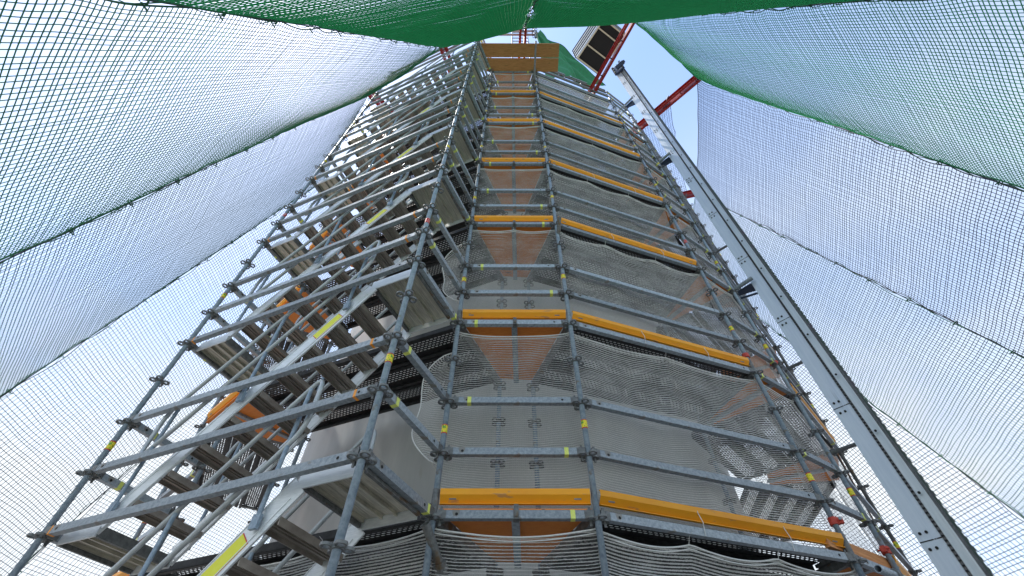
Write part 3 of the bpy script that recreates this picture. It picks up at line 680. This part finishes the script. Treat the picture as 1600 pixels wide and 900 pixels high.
def threads(lines, r):
    """all cords of one net as three-sided strands, in one mesh"""
    VV, FF = [], []; off = 0
    for pts in lines:
        Pn = np.asarray(pts); k = len(Pn)
        t = np.gradient(Pn, axis=0); t /= np.linalg.norm(t, axis=1)[:, None]
        a = np.where(np.abs(t[:, 2:3]) < .8, V(0, 0, 1)[None, :], V(1, 0, 0)[None, :])
        # keep one reference per strand so the strand does not twist
        a = np.repeat(a[k // 2:k // 2 + 1], k, 0)
        x = a - t * (a * t).sum(1)[:, None]; x /= np.linalg.norm(x, axis=1)[:, None]; y = np.cross(t, x)
        for j in range(3):
            an = 2 * math.pi * j / 3 + .5; VV.append(Pn + r * (math.cos(an) * x + math.sin(an) * y))
        i = np.arange(k - 1)
        for j in range(3):
            a0, b0 = off + j * k, off + ((j + 1) % 3) * k
            FF.append(np.stack([a0 + i, b0 + i, b0 + i + 1, a0 + i + 1], 1))
        off += 3 * k
    return np.concatenate(VV), np.concatenate(FF)
def net(a, b, mat, label, cell=.058, r=.0048, bulge=-.1, wob=.3, seed=0, top_sag=.15, edge=.07, group='cord safety nets around the tower', top=1.0):
    rr = random.Random(seed); ph = [rr.random() * 6.28 for _ in range(8)]
    Ta, Tb = V(*SEAM[a][0]), V(*SEAM[b][0]); Fa, Fb = [V(*(SEAM[q][1] if len(SEAM[q][1]) == 3 else (*SEAM[q][1], .15))) for q in (a, b)]
    H = np.linalg.norm(Ta - Fa); W = .5 * (np.linalg.norm(Ta - Tb) + np.linalg.norm(Fa - Fb))
    nv = int(H / cell); nu = int(W / cell)
    mid = (Ta + Tb + Fa + Fb) / 4; out = V(mid[0] - CX, mid[1] - CY, 0); out /= np.linalg.norm(out)
    def S(u, v):
        """u across 0..1, v down 0..1 (arrays)"""
        u = np.asarray(u, float)[..., None]; v = np.asarray(v, float)[..., None]
        # side edges scallop between the ties on the seam ropes
        sc_ = edge / W * np.abs(np.sin(np.pi * v * H / .85 + 1.2 * np.sin(2.3 * v * H / 2 + ph[7]))) ** .8 * (.55 + .45 * np.sin(1.9 * v * H + ph[6]))
        ue = u + sc_ * (np.exp(-u * W / .22) - np.exp(-(1 - u) * W / .22))
        v2 = v + (top_sag / H) * np.sin(np.pi * u) * (1 - v) ** 4
        p = (Ta * (1 - ue) + Tb * ue) * (1 - v2) + (Fa * (1 - ue) + Fb * ue) * v2
        s = np.clip(np.sin(np.pi * u), 0, 1) ** .5 * 14.9 * v * (1 - v) ** 5
        p = p + out * (bulge * s)   # the slack net hangs inward of the straight line
        w = wob * (.05 * np.sin(ph[0] + 5 * u + 4 * v) + .025 * np.sin(ph[1] + 13 * u - 9 * v) + .02 * np.sin(ph[2] + 26 * u + 5 * v) * np.exp(-6 * v))
        p = p + out * (w * np.sin(np.pi * u) ** .5)
        tang = (Tb - Ta) / np.linalg.norm(Tb - Ta)
        p = p + tang * (.004 * np.sin(ph[3] + 9 * v + 5 * u)) * np.sin(np.pi * u) ** .5
        p = p + V(0, 0, 1) * (.012 * np.sin(ph[5] + 7 * u + 4 * v) + .004 * np.sin(ph[6] + 24 * u + 3 * v)) * np.sin(np.pi * v) ** .5
        return p
    lines = []
    ks = max(24, int(H / .11)); kt = max(14, int(W / .11))
    rs = np.random.RandomState(seed)
    def wander(n, k):   # cords pulled a little out of place
        e = np.cumsum(rs.normal(0, 1, k)); e = np.convolve(e - e.mean(), np.ones(9) / 9, 'same'); return e / (abs(e).max() + 1e-6) * rs.uniform(.08, .26) / n
    for i in range(nu + 1):
        m_ = 0 if i in (0, nu) else 1
        lines.append(S(np.clip(np.full(ks, i / nu) + m_ * wander(nu, ks), 0, 1), np.linspace(0, 1, ks)))
    for j in range(nv + 1):
        m_ = 0 if j in (0, nv) else 1
        lines.append(S(np.linspace(0, 1, kt), np.clip(np.full(kt, j / nv) + m_ * wander(nv, kt), 0, 1)))
    vv, ff = threads(lines, r)
    me = bpy.data.meshes.new('safety_net'); me.from_pydata(vv.tolist(), [], ff.tolist()); me.materials.append(MAT[mat]); me.update()
    o = ob('safety_net', me); tag(o, label, 'net', group)
    m = MB()
    for u_ in (0, 1): m.path(S(np.full(170, float(u_)), np.linspace(0, 1, 170)), .0075, 5)
    m.path(S(np.linspace(0, 1, 50), np.full(50, 0.0)), .010, 5)
    ob('border_rope', m.mesh('border_rope', 'rope_green' if mat != 'net_navy' else 'rope_dark'), o)
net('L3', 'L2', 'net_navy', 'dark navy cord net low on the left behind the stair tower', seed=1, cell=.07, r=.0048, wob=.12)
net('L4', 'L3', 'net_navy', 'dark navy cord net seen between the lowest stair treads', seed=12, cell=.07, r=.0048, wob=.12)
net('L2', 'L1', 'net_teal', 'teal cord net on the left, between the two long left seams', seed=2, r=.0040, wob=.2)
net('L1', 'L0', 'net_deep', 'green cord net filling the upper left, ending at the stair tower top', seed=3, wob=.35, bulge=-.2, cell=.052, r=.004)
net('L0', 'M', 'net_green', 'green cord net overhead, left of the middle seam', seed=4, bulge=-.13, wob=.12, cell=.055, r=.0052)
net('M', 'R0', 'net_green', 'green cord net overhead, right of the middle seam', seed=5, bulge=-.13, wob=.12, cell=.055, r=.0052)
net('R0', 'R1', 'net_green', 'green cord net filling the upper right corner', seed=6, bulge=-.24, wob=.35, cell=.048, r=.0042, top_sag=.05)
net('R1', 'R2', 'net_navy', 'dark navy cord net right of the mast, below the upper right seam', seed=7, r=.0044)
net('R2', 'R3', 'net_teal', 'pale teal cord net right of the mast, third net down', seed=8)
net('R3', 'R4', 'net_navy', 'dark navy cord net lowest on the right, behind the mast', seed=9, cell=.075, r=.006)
net('U1', 'U2', 'net_navy', 'small dark net stretched flat between the outriggers, left of the mast top', seed=14, cell=.062, r=.0042, bulge=-.02, wob=.3, top_sag=.3)
SL = {'L3': 'lower left behind the stairs', 'L2': 'left, second seam down', 'L1': 'left, first long seam', 'L0': 'top left to the stair tower head', 'M': 'middle of the overhead nets',
      'R0': 'top right', 'R1': 'right, first long seam', 'R2': 'right of the mast, second seam', 'R3': 'right of the mast, third seam'}
for k in SL:
    pts = seam_pts(k, 60); root = ob('seam_cable', None, None, SEAM[k][0]); tag(root, f'dark cable lacing two nets together, {SL[k]}', 'cable', 'cables along the net seams')
    T = V(*SEAM[k][0]); m = MB(); m.path([p - T for p in pts], .008, 6); ob('cable', m.mesh('cable', 'rope_dark'), root)
    ln = np.linalg.norm(pts[-1] - pts[0]); d = (pts[-1] - pts[0]) / ln; sidev = np.cross(d, V(0, 0, 1)); sidev /= np.linalg.norm(sidev); upv = np.cross(sidev, d)
    # lacing cord wandering from side to side, with knots
    m = MB(); lp = []
    for i in range(int(ln / .06)):
        s = i * .06; q = pts[0] - T + d * s + sidev * (.045 * math.sin(s * 7.4 + ord(k[0])) + .02 * math.sin(s * 19)) + upv * (.02 * math.cos(s * 8.3)); lp.append(q)
    m.path(lp, .0055, 4); ob('lacing_cord', m.mesh('lacing_cord', 'rope_green'), root)
    for i in range(1, int(ln / .85)):
        q = pts[0] - T + d * (i * .85); m = MB()
        m.path([sidev * .05 + upv * .012, upv * .03, -sidev * .05, -upv * .03 + sidev * .01, sidev * .04, sidev * .03 - upv * .06], .008, 5); ob('knot', m.mesh('knot', 'rope_green'), root, tuple(q))
# outriggers: pairs of red channels
OUT = {'L1': 'red paired-channel outrigger at the left corner of the stair tower head', 'L0': 'red paired-channel outrigger on the stair tower head', 'M': 'red paired-channel outrigger behind the overhead net',
       'R0': 'red paired-channel outrigger crossing in front of the hoist car', 'R1': 'red paired-channel outrigger behind the mast reaching the right nets', 'R2': 'red paired-channel outrigger mostly hidden behind the mast'}
for k, lab in OUT.items():
    t = V(*SEAM[k][0]); d = V(CX - t[0], CY - t[1], 0); dist = np.linalg.norm(d); d /= dist; ln = dist - 4.9
    root = ob('outrigger', None, None, (t[0], t[1], HB), math.atan2(d[1], d[0])); tag(root, lab, 'outrigger', 'red outriggers carrying the nets')
    for sgn in (-1, 1):
        m = MB(); y0 = sgn * .04
        m.bbox((-.06, y0 - .004, -.08), (ln, y0 + .004, .08)); m.bbox((-.06, min(y0, y0 + sgn * .06) - .0, .0805), (ln, max(y0, y0 + sgn * .06), .088)); m.bbox((-.06, min(y0, y0 + sgn * .06), -.088), (ln, max(y0, y0 + sgn * .06), -.0805))
        ob('channel', m.mesh('channel', 'red'), root)
    for i in range(5):
        x = .05 + i * ln / 5; m = MB(); m.tube((0, -.06, 0), (0, .06, 0), .016, 8); ob('spacer_bolt', m.mesh('spacer_bolt', 'zinc_dark'), root, (x, 0, 0))

# green sheet draped on the scaffold head, right of the timber planks
nu, nv = 70, 60; u = np.linspace(0, 1, nu)[:, None, None]; v = np.linspace(0, 1, nv)[None, :, None]
q00, q10, q01, q11 = V(.75, 3.30, Z0 + 16.6), V(1.05, 3.20, Z0 + 16.8), V(1.10, 3.75, Z0 + 12.9), V(2.75, 3.95, Z0 + 12.7)
Pm = (q00 * (1 - u) + q10 * u) * (1 - v) + (q01 * (1 - u) + q11 * u) * v + V(.5, -1, 0) * (.07 * np.sin(11 * u + 4 * v) + .05 * np.sin(7 * v + 5 * u) + .035 * np.sin(27 * u - 6 * v + 2 * np.sin(5 * v)) + .02 * np.sin(19 * v + 8 * u))
me = sheet('green_sheet', Pm, 'sheet_green'); o = ob('green_sheet', me); tag(o, 'dense green sheet draped at the scaffold head, right of the timber planks', 'sheet')
md = MB(); md.path([Pm[-1, j] for j in range(nv)], .012, 5); ob('hem', md.mesh('hem', 'rope_green'), o)

# ------------------------------------------------------------------ ground
bpy_me = bpy.data.meshes.new('ground'); s = 900
bpy_me.from_pydata([(-s, -s, 0), (s, -s, 0), (s, s, 0), (-s, s, 0)], [], [[0, 1, 2, 3]]); bpy_me.materials.append(MAT['ground'])
g = ob('ground', bpy_me); g['kind'] = 'structure'; g['label'] = 'pale gravel yard round the tower'

# ------------------------------------------------------------------ camera, light, sky
cam = bpy.data.cameras.new('camera'); cam.lens = 16; cam.sensor_width = 36; cam.clip_end = 3000; cam.clip_start = .02
co = bpy.data.objects.new('camera', cam); COL.objects.link(co); co.location = (0, 0, ZC); co.rotation_euler = (rad(90 + 50.6), 0, rad(-.15)); sc.camera = co
HAZE = (2.75, 2.95, 3.12, 1)
SUN_EL, SUN_AZ = rad(66), rad(-74)     # azimuth measured from +Y towards +X
sd = V(math.sin(SUN_AZ) * math.cos(SUN_EL), math.cos(SUN_AZ) * math.cos(SUN_EL), math.sin(SUN_EL))
sl = bpy.data.lights.new('sun', 'SUN'); sl.energy = 2.0; sl.angle = rad(1.2); sl.color = (1, .95, .87)
so = bpy.data.objects.new('sun', sl); COL.objects.link(so); so.rotation_euler = Vector(tuple(sd)).to_track_quat('Z', 'Y').to_euler()
w = bpy.data.worlds.new('World'); sc.world = w; w.use_nodes = True; nt = w.node_tree
bg = nt.nodes['Background']; sky = nt.nodes.new('ShaderNodeTexSky'); sky.sky_type = 'NISHITA'; sky.sun_disc = False
sky.sun_elevation = SUN_EL; sky.sun_rotation = SUN_AZ; sky.dust_density = .35; sky.air_density = 1.0; sky.ozone_density = 1.0; sky.altitude = 200
bg.inputs['Strength'].default_value = .15
# thin high haze evens the clear sky out
tc = nt.nodes.new('ShaderNodeTexCoord'); mp = nt.nodes.new('ShaderNodeMapping'); mp.inputs['Scale'].default_value = (1.2, 1.2, 2.6); nt.links.new(tc.outputs['Generated'], mp.inputs[0])
nz = nt.nodes.new('ShaderNodeTexNoise'); nz.inputs['Scale'].default_value = 1.6; nz.inputs['Detail'].default_value = 7; nt.links.new(mp.outputs[0], nz.inputs['Vector'])
mr = nt.nodes.new('ShaderNodeMapRange'); mr.inputs['From Min'].default_value = .35; mr.inputs['From Max'].default_value = .7; mr.inputs['To Min'].default_value = .30; mr.inputs['To Max'].default_value = .80; nt.links.new(nz.outputs['Fac'], mr.inputs[0])
sx = nt.nodes.new('ShaderNodeSeparateXYZ'); nt.links.new(tc.outputs['Generated'], sx.inputs[0])
me_ = nt.nodes.new('ShaderNodeMapRange'); me_.inputs['From Min'].default_value = .35; me_.inputs['From Max'].default_value = .95; me_.inputs['To Min'].default_value = 1.9; me_.inputs['To Max'].default_value = .06; nt.links.new(sx.outputs['Z'], me_.inputs[0])
mm = nt.nodes.new('ShaderNodeMath'); mm.operation = 'MULTIPLY'; nt.links.new(mr.outputs[0], mm.inputs[0]); nt.links.new(me_.outputs[0], mm.inputs[1])
mx = nt.nodes.new('ShaderNodeMix'); mx.data_type = 'RGBA'; nt.links.new(mm.outputs[0], mx.inputs['Factor']); nt.links.new(sky.outputs[0], mx.inputs['A']); mx.inputs['B'].default_value = HAZE
nt.links.new(mx.outputs['Result'], bg.inputs['Color'])
vs_ = sc.view_settings; sc.display_settings.display_device = 'sRGB'
vs_.view_transform = 'Standard'; vs_.look = 'None'; vs_.exposure = 1.4; vs_.gamma = 1; vs_.use_curve_mapping = False
sc.render.engine = 'CYCLES'; sc.cycles.transparent_max_bounces = 24; sc.cycles.max_bounces = 8; sc.cycles.diffuse_bounces = 4; sc.cycles.use_denoising = True
